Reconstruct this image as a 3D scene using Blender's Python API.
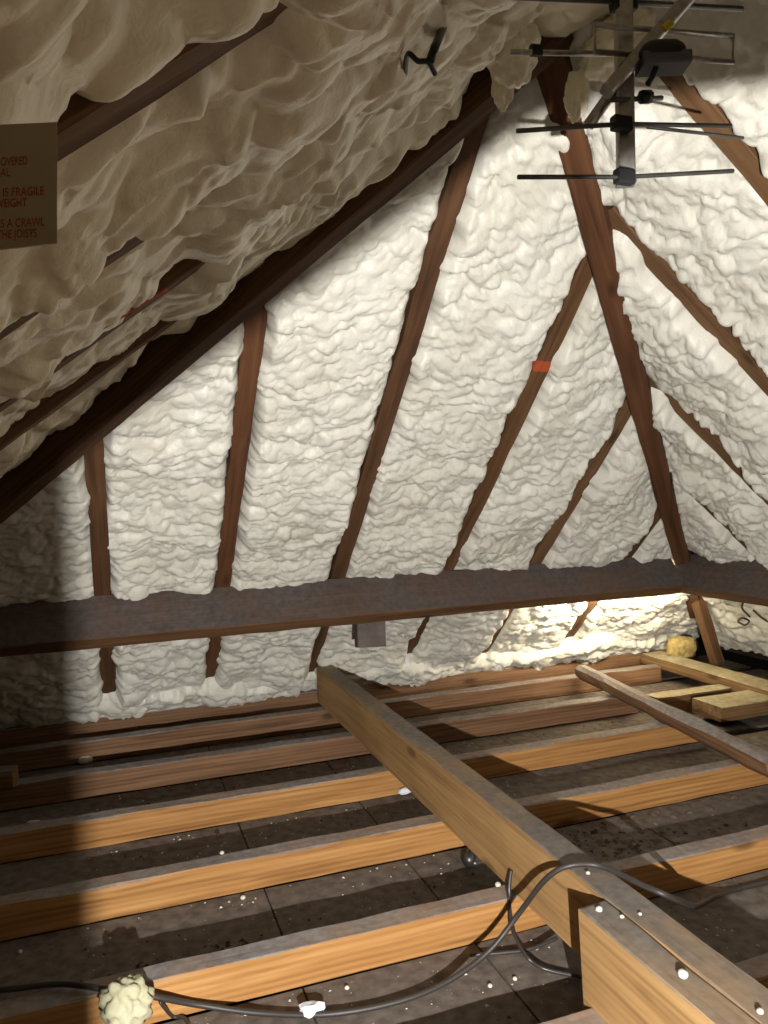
import bpy, bmesh, math, random
import numpy as np
from mathutils import Vector, Matrix

# ------------------------------------------------------------------ scene, camera, light
for o in list(bpy.data.objects): bpy.data.objects.remove(o)
scene = bpy.context.scene
col = scene.collection
CAMZ = 0.925                                   # camera height over the ceiling boards (floor of the loft)
YAW, PITCH, ROLL, F = 0.3407, -0.0262, -0.0339, 764.9
def cam_axes():
    cy, sy, cp, sp = math.cos(YAW), math.sin(YAW), math.cos(PITCH), math.sin(PITCH)
    fwd = Vector((sy*cp, cy*cp, sp)); r = Vector((cy, -sy, 0)); up = r.cross(fwd)
    c, s = math.cos(ROLL), math.sin(ROLL)
    return c*r + s*up, -s*r + c*up, fwd
CR, CU, CF = cam_axes()
cam_d = bpy.data.cameras.new('camera'); cam = bpy.data.objects.new('camera', cam_d); col.objects.link(cam)
cam_d.sensor_fit = 'HORIZONTAL'; cam_d.sensor_width = 36; cam_d.lens = F/768*36; cam_d.clip_start = 0.01
cam.matrix_world = Matrix(((CR.x, CU.x, -CF.x, 0), (CR.y, CU.y, -CF.y, 0), (CR.z, CU.z, -CF.z, CAMZ), (0, 0, 0, 1)))
scene.camera = cam
world = bpy.data.worlds.new('world'); scene.world = world; world.use_nodes = True
world.node_tree.nodes['Background'].inputs[0].default_value = (1, .9, .75, 1)
world.node_tree.nodes['Background'].inputs[1].default_value = 0.002
vs = scene.view_settings
vs.view_transform = 'Standard'; vs.look = 'None'; vs.gamma = 1; vs.use_curve_mapping = False
vs.exposure = 0.0
LAMP = Vector((0.04, -0.30, -0.29))            # work lamp, camera-relative
LAMP_W = 265.0
TUBE_W = 17.0

# all coordinates below are camera-relative; W() puts them in the world (loft boards at z = 0)
def W(p): return Vector((p[0], p[1], p[2] + CAMZ))
def ray(u, v): return CR*((u-384)/F) - CU*((v-512)/F) + CF
def onz(u, v, z): d = ray(u, v); return d*(z/d.z)
def ony(u, v, y): d = ray(u, v); return d*(y/d.y)
def onx(u, v, x): d = ray(u, v); return d*(x/d.x)

# roof geometry: inner faces of the rafters
T, TR, TL = 0.9079, 0.8351, 0.7762
YH, XR, XL = 2.2711, 1.8911, -0.348
def cs(t): a = math.atan(t); return math.cos(a), math.sin(a)
C, S = cs(T); CRr, SR = cs(TR); CL, SL = cs(TL)
XRIDGE = (XR*TR - XL*TL*-1*-1) if False else (TR*XR + TL*XL)/(TR+TL)   # ridge in plan
ZRIDGE = (XRIDGE-XL)*TL
YAPEX = YH - ZRIDGE/T
ZJ, ZF = -0.849, -0.925                        # joist tops, loft boards

# ------------------------------------------------------------------ helpers
def tag(o, label=None, cat=None, group=None, kind=None):
    if label: o['label'] = label
    if cat: o['category'] = cat
    if group: o['group'] = group
    if kind: o['kind'] = kind
    return o
def mesh_obj(name, verts, faces, mat, parent=None, loc=None, smooth=False, rot=None):
    me = bpy.data.meshes.new(name); me.from_pydata([tuple(v) for v in verts], [], faces); me.update()
    if smooth:
        for p in me.polygons: p.use_smooth = True
    o = bpy.data.objects.new(name, me); col.objects.link(o)
    if mat: me.materials.append(mat)
    if parent: o.parent = parent
    if loc is not None: o.location = loc
    if rot is not None: o.rotation_euler = rot
    return o
def bm_obj(name, bm, mat, parent=None, loc=None, smooth=False):
    me = bpy.data.meshes.new(name); bm.to_mesh(me); bm.free()
    if smooth:
        for p in me.polygons: p.use_smooth = True
    o = bpy.data.objects.new(name, me); col.objects.link(o)
    if mat: me.materials.append(mat)
    if parent: o.parent = parent
    if loc is not None: o.location = loc
    return o
def empty(name, loc):
    o = bpy.data.objects.new(name, None); col.objects.link(o); o.location = loc; o.empty_display_size = .05
    return o

def beam(name, A, B, w, h, mat, up=(0, 0, 1), parent=None, seed=0, rough=0.0012, bev=0.003, taperA=(1, 1), bow=0.0, nseg=None):
    """sawn timber from A to B (centre line); local X runs along the grain; w = width, h = depth along 'up'"""
    A, B = Vector(A), Vector(B)
    X = (B-A); L = X.length; X.normalize()
    Z = Vector(up); Z = (Z - X*Z.dot(X)).normalized(); Y = Z.cross(X)
    rnd = random.Random(seed*7+3)
    n = nseg or max(2, int(L/0.09))
    prof = []
    for sx, sy in ((-1, -1), (1, -1), (1, 1), (-1, 1)):
        a = (sx*(w/2-bev), sy*h/2); b = (sx*w/2, sy*(h/2-bev))
        prof += ([a, b] if sx*sy > 0 else [b, a]) if sx > 0 else ([b, a] if sy > 0 and False else ([a, b] if sx*sy < 0 else [b, a]))
    # order around the centre
    prof.sort(key=lambda p: math.atan2(p[1]/h, p[0]/w))
    k = len(prof); vs_, fs = [], []
    for i in range(n+1):
        f = i/n; x = -L/2 + f*L
        tp = (taperA[0]*(1-f)+f, taperA[1]*(1-f)+f)
        by = bow*math.sin(math.pi*f)
        for (py, pz) in prof:
            vs_.append((x + (rnd.uniform(-1, 1)*rough*3 if i in (0, n) else 0), py*tp[0] + rnd.uniform(-1, 1)*rough + by, pz*tp[1] + rnd.uniform(-1, 1)*rough))
    for i in range(n):
        for j in range(k):
            a = i*k+j; b = i*k+(j+1) % k
            fs.append((a, a+k, b+k, b))
    fs.append(tuple(range(k))); fs.append(tuple(n*k+j for j in reversed(range(k))))
    me = bpy.data.meshes.new(name); me.from_pydata(vs_, [], fs); me.update()
    bm = bmesh.new(); bm.from_mesh(me); bmesh.ops.recalc_face_normals(bm, faces=bm.faces); bm.to_mesh(me); bm.free()
    o = bpy.data.objects.new(name, me); col.objects.link(o); me.materials.append(mat)
    c = (A+B)/2
    M = Matrix(((X.x, Y.x, Z.x, 0), (X.y, Y.y, Z.y, 0), (X.z, Y.z, Z.z, 0), (0, 0, 0, 1)))
    Mw = Matrix.Translation(W(c)) @ M
    o.matrix_world = Mw
    if parent:
        o.parent = parent; o.matrix_parent_inverse = parent.matrix_world.inverted() if False else Matrix.Translation(-parent.location)
    return o

def tube(name, pts, r, mat, parent=None, sides=8, origin=None, smooth_path=True, sub=6):
    P = [Vector(p) for p in pts]
    if smooth_path and len(P) > 2:
        Q = []
        for i in range(len(P)-1):
            p0, p1, p2, p3 = P[max(i-1, 0)], P[i], P[i+1], P[min(i+2, len(P)-1)]
            for s in range(sub):
                t = s/sub
                Q.append(0.5*((2*p1) + (-p0+p2)*t + (2*p0-5*p1+4*p2-p3)*t*t + (-p0+3*p1-3*p2+p3)*t**3))
        Q.append(P[-1]); P = Q
    o0 = Vector(origin) if origin is not None else P[0]
    vs_, fs = [], []
    up = Vector((0.13, 0.21, 1)).normalized()
    for i, p in enumerate(P):
        t = (P[min(i+1, len(P)-1)] - P[max(i-1, 0)]).normalized()
        a = t.cross(up)
        if a.length < 1e-3: a = t.cross(Vector((1, 0, 0)))
        a.normalize(); b = t.cross(a)
        for j in range(sides):
            an = 2*math.pi*j/sides
            vs_.append(p - o0 + (a*math.cos(an) + b*math.sin(an))*r)
    n = len(P)
    for i in range(n-1):
        for j in range(sides):
            fs.append((i*sides+j, i*sides+(j+1) % sides, (i+1)*sides+(j+1) % sides, (i+1)*sides+j))
    fs.append(tuple(reversed(range(sides)))); fs.append(tuple((n-1)*sides+j for j in range(sides)))
    return mesh_obj(name, vs_, fs, mat, parent, (W(o0) if parent is None else W(o0)-parent.location), smooth=True)

# vectorised noise
def _hash(ix, iy, seed):
    h = (ix.astype(np.int64)*374761393 + iy.astype(np.int64)*668265263 + seed*1274126177) & 0xffffffff
    h = ((h ^ (h >> 13))*1274126177) & 0xffffffff
    h = ((h ^ (h >> 16))*2246822519) & 0xffffffff
    return ((h ^ (h >> 15)) & 0xffffff)/float(0xffffff)
def vnoise(x, y, seed=0):
    ix, iy = np.floor(x), np.floor(y); fx, fy = x-ix, y-iy
    fx = fx*fx*fx*(fx*(fx*6-15)+10); fy = fy*fy*fy*(fy*(fy*6-15)+10)
    a = _hash(ix, iy, seed); b = _hash(ix+1, iy, seed); c = _hash(ix, iy+1, seed); d = _hash(ix+1, iy+1, seed)
    return ((a*(1-fx)+b*fx)*(1-fy) + (c*(1-fx)+d*fx)*fy)*2-1
def fbm(x, y, seed=0, oct=3):
    s, a = 0, 1.0
    for k in range(oct):
        s = s + a*vnoise(x*2**k, y*2**k, seed+k*17); a *= .5
    return s
def domes(x, y, seed, rad=0.95):
    """overlapping rounded bubbles, creased where they meet (0..1)"""
    ix, iy = np.floor(x), np.floor(y); out = np.zeros_like(x)
    for dx in (-1, 0, 1):
        for dy in (-1, 0, 1):
            cx, cy = ix+dx, iy+dy
            px = cx + _hash(cx, cy, seed); py = cy + _hash(cx, cy, seed+5)
            amp = .35 + .65*_hash(cx, cy, seed+9)
            d2 = ((x-px)**2 + (y-py)**2)/(rad*(.65+.5*_hash(cx, cy, seed+13)))**2
            out = np.maximum(out, amp*np.sqrt(np.clip(1-d2, 0, 1)))
    return out

# ------------------------------------------------------------------ materials
def new_mat(name):
    m = bpy.data.materials.new(name); m.use_nodes = True
    nt = m.node_tree; return m, nt, nt.nodes, nt.links, nt.nodes['Principled BSDF']
def ramp(nodes, stops):
    r = nodes.new('ShaderNodeValToRGB'); cr = r.color_ramp
    while len(cr.elements) < len(stops): cr.elements.new(.5)
    for e, (p, c) in zip(cr.elements, stops): e.position = p; e.color = (*c, 1)
    return r
def wood(name, dark, mid, light, dust=None, dust_amt=1.0, grain=1.0, rough=.75, mark=None):
    m, nt, N, L, B = new_mat(name)
    tc = N.new('ShaderNodeTexCoord'); oi = N.new('ShaderNodeObjectInfo')
    mp = N.new('ShaderNodeMapping'); L.new(tc.outputs['Object'], mp.inputs[0])
    off = N.new('ShaderNodeVectorMath'); off.operation = 'SCALE'
    cmb = N.new('ShaderNodeCombineXYZ')
    for i in range(3): L.new(oi.outputs['Random'], cmb.inputs[i])
    L.new(cmb.outputs[0], off.inputs[0]); off.inputs['Scale'].default_value = 7.0
    L.new(off.outputs[0], mp.inputs['Location'])
    mp.inputs['Scale'].default_value = (1.5, 30, 30)
    n1 = N.new('ShaderNodeTexNoise'); n1.inputs['Scale'].default_value = 1.6; n1.inputs['Detail'].default_value = 5; n1.inputs['Distortion'].default_value = .8
    L.new(mp.outputs[0], n1.inputs['Vector'])
    wv = N.new('ShaderNodeTexWave'); wv.bands_direction = 'Z'; wv.inputs['Scale'].default_value = .8; wv.inputs['Distortion'].default_value = 5; wv.inputs['Detail'].default_value = 4; wv.inputs['Detail Scale'].default_value = 1.1
    L.new(mp.outputs[0], wv.inputs['Vector'])
    mx = N.new('ShaderNodeMath'); mx.operation = 'MULTIPLY_ADD'; L.new(wv.outputs['Fac'], mx.inputs[0]); mx.inputs[1].default_value = .14*grain; L.new(n1.outputs['Fac'], mx.inputs[2])
    r = ramp(N, [(.22, dark), (.52, mid), (.85, light)]); L.new(mx.outputs[0], r.inputs[0])
    # knots and stains
    mp2 = N.new('ShaderNodeMapping'); L.new(tc.outputs['Object'], mp2.inputs[0]); L.new(off.outputs[0], mp2.inputs['Location']); mp2.inputs['Scale'].default_value = (3.2, 9, 9)
    vo = N.new('ShaderNodeTexVoronoi'); vo.inputs['Scale'].default_value = 1.1; L.new(mp2.outputs[0], vo.inputs['Vector'])
    kr = ramp(N, [(.07, (.75, .75, .75)), (.17, (0, 0, 0))]); L.new(vo.outputs['Distance'], kr.inputs[0])
    mk = N.new('ShaderNodeMixRGB'); L.new(kr.outputs[0], mk.inputs[0]); L.new(r.outputs[0], mk.inputs[1]); mk.inputs[2].default_value = (*[c*.55 for c in dark], 1)
    out = mk.outputs[0]
    n3 = N.new('ShaderNodeTexNoise'); n3.inputs['Scale'].default_value = 6; n3.inputs['Detail'].default_value = 6; L.new(tc.outputs['Object'], n3.inputs['Vector'])
    if dust is not None:
        g = N.new('ShaderNodeNewGeometry'); sp = N.new('ShaderNodeSeparateXYZ'); L.new(g.outputs['Normal'], sp.inputs[0])
        dr = ramp(N, [(.42, (0, 0, 0)), (.62, (1, 1, 1))]); L.new(sp.outputs['Z'], dr.inputs[0])
        nr = ramp(N, [(.30, (.5,)*3), (.6, (1,)*3)]); L.new(n3.outputs['Fac'], nr.inputs[0])
        mu = N.new('ShaderNodeMath'); mu.operation = 'MULTIPLY'; L.new(dr.outputs[0], mu.inputs[0]); L.new(nr.outputs[0], mu.inputs[1])
        mu2 = N.new('ShaderNodeMath'); mu2.operation = 'MULTIPLY'; L.new(mu.outputs[0], mu2.inputs[0]); mu2.inputs[1].default_value = dust_amt
        dn = N.new('ShaderNodeTexNoise'); dn.inputs['Scale'].default_value = 60; dn.inputs['Detail'].default_value = 4; L.new(tc.outputs['Object'], dn.inputs['Vector'])
        dc = ramp(N, [(.3, tuple(c*.6 for c in dust)), (.7, dust)]); L.new(dn.outputs['Fac'], dc.inputs[0])
        md = N.new('ShaderNodeMixRGB'); L.new(mu2.outputs[0], md.inputs[0]); L.new(out, md.inputs[1]); L.new(dc.outputs[0], md.inputs[2]); out = md.outputs[0]
    if mark is not None:      # a painted stripe across the timber: (x0, x1, colour)
        sx = N.new('ShaderNodeSeparateXYZ'); L.new(tc.outputs['Object'], sx.inputs[0])
        nz = N.new('ShaderNodeMath'); nz.operation = 'MULTIPLY_ADD'; L.new(n3.outputs['Fac'], nz.inputs[0]); nz.inputs[1].default_value = .05; L.new(sx.outputs['X'], nz.inputs[2])
        a = N.new('ShaderNodeMath'); a.operation = 'GREATER_THAN'; L.new(nz.outputs[0], a.inputs[0]); a.inputs[1].default_value = mark[0]+.025
        b = N.new('ShaderNodeMath'); b.operation = 'LESS_THAN'; L.new(nz.outputs[0], b.inputs[0]); b.inputs[1].default_value = mark[1]+.025
        ab = N.new('ShaderNodeMath'); ab.operation = 'MULTIPLY'; L.new(a.outputs[0], ab.inputs[0]); L.new(b.outputs[0], ab.inputs[1])
        a2 = N.new('ShaderNodeMath'); a2.operation = 'MULTIPLY'; L.new(ab.outputs[0], a2.inputs[0]); a2.inputs[1].default_value = .55
        mm = N.new('ShaderNodeMixRGB'); L.new(a2.outputs[0], mm.inputs[0]); L.new(out, mm.inputs[1]); mm.inputs[2].default_value = (*mark[2], 1); out = mm.outputs[0]
    L.new(out, B.inputs['Base Color']); B.inputs['Roughness'].default_value = rough; B.inputs['Specular IOR Level'].default_value = .25
    bp = N.new('ShaderNodeBump'); bp.inputs['Strength'].default_value = .35; bp.inputs['Distance'].default_value = .004
    L.new(mx.outputs[0], bp.inputs['Height']); L.new(bp.outputs[0], B.inputs['Normal'])
    return m
DUST = (.29, .26, .245)
M = {}
M['rafter'] = wood('rafter_wood', (.030, .013, .006), (.075, .034, .015), (.12, .058, .026))
M['rafter_warm'] = wood('rafter_warm_wood', (.045, .021, .009), (.11, .055, .024), (.17, .092, .042))
M['rafter_mark'] = wood('rafter_marked_wood', (.040, .019, .008), (.10, .048, .020), (.15, .075, .034), mark=(-.735, -.70, (.55, .08, .02)))
M['rafter_red'] = wood('rafter_red_wood', (.034, .013, .006), (.085, .034, .014), (.13, .056, .024))
M['hip'] = wood('hip_wood', (.035, .016, .006), (.085, .040, .016), (.14, .068, .028))
M['purlin'] = wood('purlin_wood', (.04, .018, .008), (.10, .048, .02), (.15, .078, .035), dust=(.105, .088, .084), dust_amt=.92)
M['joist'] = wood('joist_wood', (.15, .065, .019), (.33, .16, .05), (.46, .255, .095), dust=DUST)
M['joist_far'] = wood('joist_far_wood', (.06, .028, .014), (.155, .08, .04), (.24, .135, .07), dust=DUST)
M['binder'] = wood('binder_wood', (.20, .11, .042), (.36, .21, .085), (.46, .29, .125), dust=(.21, .18, .155), grain=.6)
M['overspray'] = wood('oversprayed_wood', (.07, .038, .014), (.16, .088, .036), (.24, .145, .065), dust=(.52, .45, .29))
def simple(name, colr, rough=.6, metal=0, spec=.3, bump=0, bscale=60, var=0):
    m, nt, N, L, B = new_mat(name)
    tc = N.new('ShaderNodeTexCoord'); n = N.new('ShaderNodeTexNoise'); n.inputs['Scale'].default_value = bscale; n.inputs['Detail'].default_value = 5
    L.new(tc.outputs['Object'], n.inputs['Vector'])
    r = ramp(N, [(.3, tuple(c*(1-var) for c in colr)), (.7, tuple(min(1, c*(1+var*.5)) for c in colr))]); L.new(n.outputs['Fac'], r.inputs[0])
    L.new(r.outputs[0], B.inputs['Base Color'])
    B.inputs['Roughness'].default_value = rough; B.inputs['Metallic'].default_value = metal; B.inputs['Specular IOR Level'].default_value = spec
    if bump:
        bp = N.new('ShaderNodeBump'); bp.inputs['Strength'].default_value = bump; bp.inputs['Distance'].default_value = .004
        L.new(n.outputs['Fac'], bp.inputs['Height']); L.new(bp.outputs[0], B.inputs['Normal'])
    return m
def foam_mat(name, c0, c1, rough=.38):
    m, nt, N, L, B = new_mat(name)
    tc = N.new('ShaderNodeTexCoord')
    n = N.new('ShaderNodeTexNoise'); n.inputs['Scale'].default_value = 5; n.inputs['Detail'].default_value = 4; L.new(tc.outputs['Object'], n.inputs['Vector'])
    r = ramp(N, [(.3, c0), (.7, c1)]); L.new(n.outputs['Fac'], r.inputs[0]); L.new(r.outputs[0], B.inputs['Base Color'])
    B.inputs['Roughness'].default_value = rough; B.inputs['Specular IOR Level'].default_value = .4
    v = N.new('ShaderNodeTexNoise'); v.inputs['Scale'].default_value = 75; v.inputs['Detail'].default_value = 2; v.inputs['Distortion'].default_value = 1.2; L.new(tc.outputs['Object'], v.inputs['Vector'])
    bp = N.new('ShaderNodeBump'); bp.inputs['Strength'].default_value = .22; bp.inputs['Distance'].default_value = .006
    L.new(v.outputs['Fac'], bp.inputs['Height']); L.new(bp.outputs[0], B.inputs['Normal'])
    return m
M['foam'] = foam_mat('spray_foam', (.62, .595, .51), (.69, .675, .61), .43)
M['foam_lifted'] = foam_mat('spray_foam_cream_lifted', (.76, .69, .51), (.82, .76, .59), .32)  # same foam, colour lightened to stand in for light on the dim left slope
M['foam_clump'] = foam_mat('foam_clump', (.33, .31, .19), (.44, .42, .29), .7)
M['crumb'] = foam_mat('foam_crumb', (.52, .50, .42), (.60, .58, .50))
M['wool'] = simple('mineral_wool', (.42, .31, .12), .95, 0, .1, .8, 40, .5)
M['board'] = simple('dusty_board', (.158, .130, .110), .95, 0, .1, .5, 35, .4)
M['under'] = simple('dark_underlay', (.03, .022, .016), .95, 0, .1, .3, 20, .3)
M['deck'] = simple('roof_boarding', (.10, .06, .035), .9, 0, .1, .3, 14, .4)
M['gable'] = simple('gable_foam', (.70, .64, .50), .6, 0, .3, .6, 12, .1)
M['cable'] = simple('black_cable', (.035, .030, .028), .35, 0, .5, 0)
M['cable_grey'] = simple('grey_cable', (.032, .027, .024), .5, 0, .5, 0)
M['alu'] = simple('dull_aluminium', (.42, .40, .37), .38, .85, .5, .05, 120, .25)
M['alu_dark'] = simple('tarnished_rod', (.12, .115, .11), .42, .8, .5, 0, 100, .2)
M['plastic'] = simple('black_plastic', (.012, .012, .013), .45, 0, .4, 0)
M['plastic_grey'] = simple('grey_plastic', (.10, .105, .12), .45, 0, .4, 0)
M['sticker'] = simple('yellow_sticker', (.65, .55, .03), .5)
M['card'] = simple('buff_card', (.47, .40, .27), .8, 0, .15, .05, 40, .06)
M['ink'] = simple('red_ink', (.38, .07, .03), .7)
M['scrap'] = simple('pale_scrap', (.72, .74, .78), .6, 0, .3, .3, 50, .1)
M['cardboard'] = simple('pale_cardboard', (.66, .58, .48), .85, 0, .1, .1, 30, .1)
M['block'] = simple('grey_strut_wood', (.13, .105, .095), .9, 0, .1, .3, 25, .3)
M['lampmetal'] = simple('lamp_metal', (.02, .02, .02), .6)
M['debris'] = simple('dead_leaf_debris', (.15, .115, .075), .9, 0, .1, 0, 30, .8)
M['red'] = simple('red_tape', (.42, .05, .03), .5)
mt, nt_, N_, L_, B_ = new_mat('lit_tube'); B_.inputs['Base Color'].default_value = (1, 1, 1, 1)
B_.inputs['Emission Color'].default_value = (1, .88, .62, 1); B_.inputs['Emission Strength'].default_value = 16; M['tube'] = mt

# ------------------------------------------------------------------ setting: floor, roof boarding, end wall
def quad_sheet(name, quads, mat, th=.02):
    bm = bmesh.new()
    for q in quads:
        a = [bm.verts.new(W(p)) for p in q]; bm.faces.new(a)
    o = bm_obj(name, bm, mat)
    tag(o, kind='structure'); return o
EX0, EX1 = -1.52, 2.98
fl = mesh_obj('floor', [(EX0, -2.6, 0), (EX1, -2.6, 0), (EX1, 3.4, 0), (EX0, 3.4, 0), (EX0, -2.6, -.03), (EX1, -2.6, -.03), (EX1, 3.4, -.03), (EX0, 3.4, -.03)],
              [(0, 1, 2, 3), (7, 6, 5, 4), (0, 4, 5, 1), (1, 5, 6, 2), (2, 6, 7, 3), (3, 7, 4, 0)], M['under'], loc=W((0, 0, ZF-.010)))
tag(fl, kind='structure')
OFF = .105
def zL(x): return (x-XL)*TL + OFF/CL
def zR(x): return -(x-XR)*TR + OFF/CRr
XA = (TR*XR + TL*XL + OFF/CRr - OFF/CL)/(TR+TL); ZA = zL(XA)
def yH(z): return YH - (z-OFF/C)/T
YA = yH(ZA); ZB = -.95
xl = XL + (ZB-OFF/CL)/TL; xr = XR - (ZB-OFF/CRr)/TR; yb = yH(ZB)
quad_sheet('ceiling', [[(XA, -2.6, ZA), (XA, YA, ZA), (xl, yb, ZB), (xl, -2.6, ZB)],
                       [(XA, -2.6, ZA), (xr, -2.6, ZB), (xr, yb, ZB), (XA, YA, ZA)],
                       [(XA, YA, ZA), (xr, yb, ZB), (xl, yb, ZB)]], M['deck'])
quad_sheet('wall_back', [[(xl, -2.6, ZB), (xr, -2.6, ZB), (XA, -2.6, ZA)]], M['gable'])

# loft boards between the joists (parts of the floor)
JY = [0.215, 0.605, 1.000, 1.395, 1.785, 2.175, 2.55, 2.90]      # front faces of the joists
rb = random.Random(4)
def board(x0, x1, y0, y1, th=.010):
    w, d = x1-x0, y1-y0
    z = rb.uniform(-.0015, .0005)
    v = [(-w/2, -d/2, -th), (w/2, -d/2, -th), (w/2, d/2, -th), (-w/2, d/2, -th), (-w/2, -d/2, 0), (w/2, -d/2, 0), (w/2, d/2, 0), (-w/2, d/2, 0)]
    f = [(0, 3, 2, 1), (4, 5, 6, 7), (0, 1, 5, 4), (1, 2, 6, 5), (2, 3, 7, 6), (3, 0, 4, 7)]
    o = mesh_obj('board', v, f, M['board'], loc=W(((x0+x1)/2, (y0+y1)/2, ZF+z)))
    mi = o.location.copy(); o.parent = fl; o.location = mi - fl.location
seams = [-1.5, -.62, .30, .66, 1.32, 2.02, 2.95]
for i, y in enumerate(JY):
    y0 = y+.052; y1 = (JY[i+1] if i+1 < len(JY) else 3.25)-.002
    for a, b in zip(seams[:-1], seams[1:]):
        j = rb.uniform(-.03, .03) if i % 2 else 0
        board(a+.002, b-.002, y0, y1)

# ------------------------------------------------------------------ floor timbers
ordn = ['nearest', 'second', 'third', 'fourth', 'fifth', 'sixth']
def joist(x0, x1, y, mat, label, seed, w=.052, top=ZJ, rot=0.0, cat='joist', group='ceiling joists', h=None):
    h = h or (top-ZF)
    o = beam('ceiling_joist', (x0, y+w/2-rot*(x1-x0)/2, top-h/2), (x1, y+w/2+rot*(x1-x0)/2, top-h/2), w, h, mat, seed=seed, rough=.0016)
    return tag(o, label, cat, group)
joist(-1.3, 2.55, JY[2], M['joist'], 'orange ceiling joist nearest the camera, mostly cut off by the bottom edge', 1)
joist(-1.3, 2.6, JY[3], M['joist'], 'bright orange ceiling joist carrying the pale foam clump and cable', 2)
joist(-1.3, 2.6, JY[4], M['joist'], 'bright orange ceiling joist second behind the foam clump', 3)
joist(-1.3, 1.95, JY[5], M['joist'], 'orange-brown ceiling joist with its cut end beside the skewed trimmer', 4)
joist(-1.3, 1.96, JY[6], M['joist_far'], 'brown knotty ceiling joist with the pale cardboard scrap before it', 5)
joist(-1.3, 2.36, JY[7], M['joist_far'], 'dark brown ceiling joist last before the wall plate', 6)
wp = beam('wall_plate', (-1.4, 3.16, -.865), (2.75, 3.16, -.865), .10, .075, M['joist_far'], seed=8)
tag(wp, 'brown wall plate under the foam along the eaves', 'wall plate')
joist(1.99, 2.36, 2.47, M['overspray'], 'short cream-oversprayed joist between trimmer and outer board', 9, w=.07)
joist(2.10, 2.85, 2.25, M['overspray'], 'wide cream-oversprayed board at the right edge beyond the trimmer', 10, w=.15, top=ZJ+.004, h=.055)
ob = beam('oversprayed_board', (2.44, 3.06, ZJ-.02), (2.435, 1.2, ZJ-.02), .12, .05, M['overspray'], seed=11)
ob.location.z += .022
tag(ob, 'cream-oversprayed board running along the right eaves', 'board')
tr_ = beam('trimmer_beam', (1.912, 2.86, -.838), (1.735, 1.66, -.838), .055, .060, M['joist_far'], seed=12, rough=.004, bev=.014)
tr_.location.z += .020
tag(tr_, 'rough split trimmer lying skewed across the right-hand joists', 'beam')

# binder and the plank scabbed on to its near end
bd = beam('binder_beam', (.789, 3.02, (-.70+ZJ)/2), (.792, .20, (-.70+ZJ)/2), .064, ZJ*-1-.70, M['binder'], seed=20, rough=.0014)
tag(bd, 'long pale timber binder lying across the joists towards the eaves', 'beam')
sp_ = beam('scab_plank', (.728, 1.075, -.785), (.732, .20, -.785), .054, .172, M['binder'], seed=21, rough=.0015)
tag(sp_, 'short plank fixed to the near left side of the long binder', 'plank')

# ------------------------------------------------------------------ roof timbers
def hip_pt(X, Y, off=0): return Vector((X, Y, -(Y-YH)*T)) + Vector((0, -S, -C))*off
NH, NL, NR = Vector((0, -S, -C)), Vector((SL, 0, -CL)), Vector((-SR, 0, -CRr))
RX = [-.44, -.040, .338, .742, 1.166, 1.542, 1.965]
def hipY_left(X): return YH - (X-XL)*TL/T
def hipY_right(X): return YH + (X-XR)*TR/T
rl = ['rafter of the far slope at the left edge, in deep shadow', 'dark brown rafter of the far slope at the shadow edge, leftmost lit',
      'reddish brown rafter of the far slope right of the shadowed one', 'long dark rafter of the far slope reaching the left hip top',
      'brown rafter of the far slope with an orange paint mark', 'short brown rafter of the far slope right of the orange-marked one',
      'stubby rafter of the far slope beside the glowing lamp']
rm = ['rafter', 'rafter', 'rafter_red', 'rafter', 'rafter_mark', 'rafter_warm', 'rafter_warm']
for i, X in enumerate(RX):
    y0 = max(hipY_left(X), hipY_right(X)) + .01; y1 = 3.24
    a = hip_pt(X, y0, -.05); b = hip_pt(X, y1, -.05)
    o = beam('rafter', a, b, .052, .10, M[rm[i]], up=NH, seed=30+i, rough=.002)
    if i == 4:   # paint mark about a sixth of the way down
        pass
    tag(o, rl[i], 'rafter', 'rafters of the far hip slope')
LY = [.19, .562, .905, 1.295, 1.67, 2.03]
ll = ['left slope rafter overhead behind the warning card', 'left slope rafter passing above the warning card', 'left slope rafter second from the warning card, deep in foam',
      'left slope rafter with a red line along it', 'left slope rafter nearest under the left hip, dark', 'left slope rafter hidden low beyond the hip']
def left_pt(X, Y, off=0): return Vector((X, Y, (X-XL)*TL)) + NL*off
def right_pt(X, Y, off=0): return Vector((X, Y, -(X-XR)*TR)) + NR*off
for i, Y in enumerate(LY[:5]):
    xt = min(XRIDGE-.03, XL-(Y-YH)*T/TL-.03)
    o = beam('rafter', left_pt(-1.35, Y+.026, -.05), left_pt(xt, Y+.026, -.05), .052, .10, M['rafter_warm'], up=NL, seed=50+i, rough=.002)
    tag(o, ll[i], 'rafter', 'rafters of the left slope')
RY = [.80, 1.157, 1.534, 1.889, 2.19]
rlb = ['right slope rafter at the top right corner buried in foam', 'right slope rafter behind the aerial rods', 'right slope rafter meeting the hip at mid height',
       'short right slope rafter low on the hip', 'lowest right slope rafter just above the purlin corner']
for i, Y in enumerate(RY):
    xt = max(XRIDGE+.03, XR+(Y-YH)*T/TR+.03)
    o = beam('rafter', right_pt(xt, Y, -.05), right_pt(2.9, Y, -.05), .052, .10, M['rafter_warm'], up=NR, seed=60+i, rough=.002)
    tag(o, rlb[i], 'rafter', 'rafters of the right slope')
hd = .20
a = Vector((XRIDGE, YAPEX, ZRIDGE)); b = Vector((XL-.86/TL, YH+.86/T, -.86))
dz = Vector((0, 0, hd/2-.075))
tag(beam('hip_rafter', a+dz, b+dz, .055, hd, M['hip'], seed=70, rough=.002), 'thick dark hip rafter crossing the upper left of the loft', 'hip rafter')
a2 = Vector((XRIDGE+.01, YAPEX+.01, ZRIDGE)); b2 = Vector((XR+.60/TR, YH+.60/T, -.60)); dz2 = Vector((0, 0, hd/2-.06))
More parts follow.
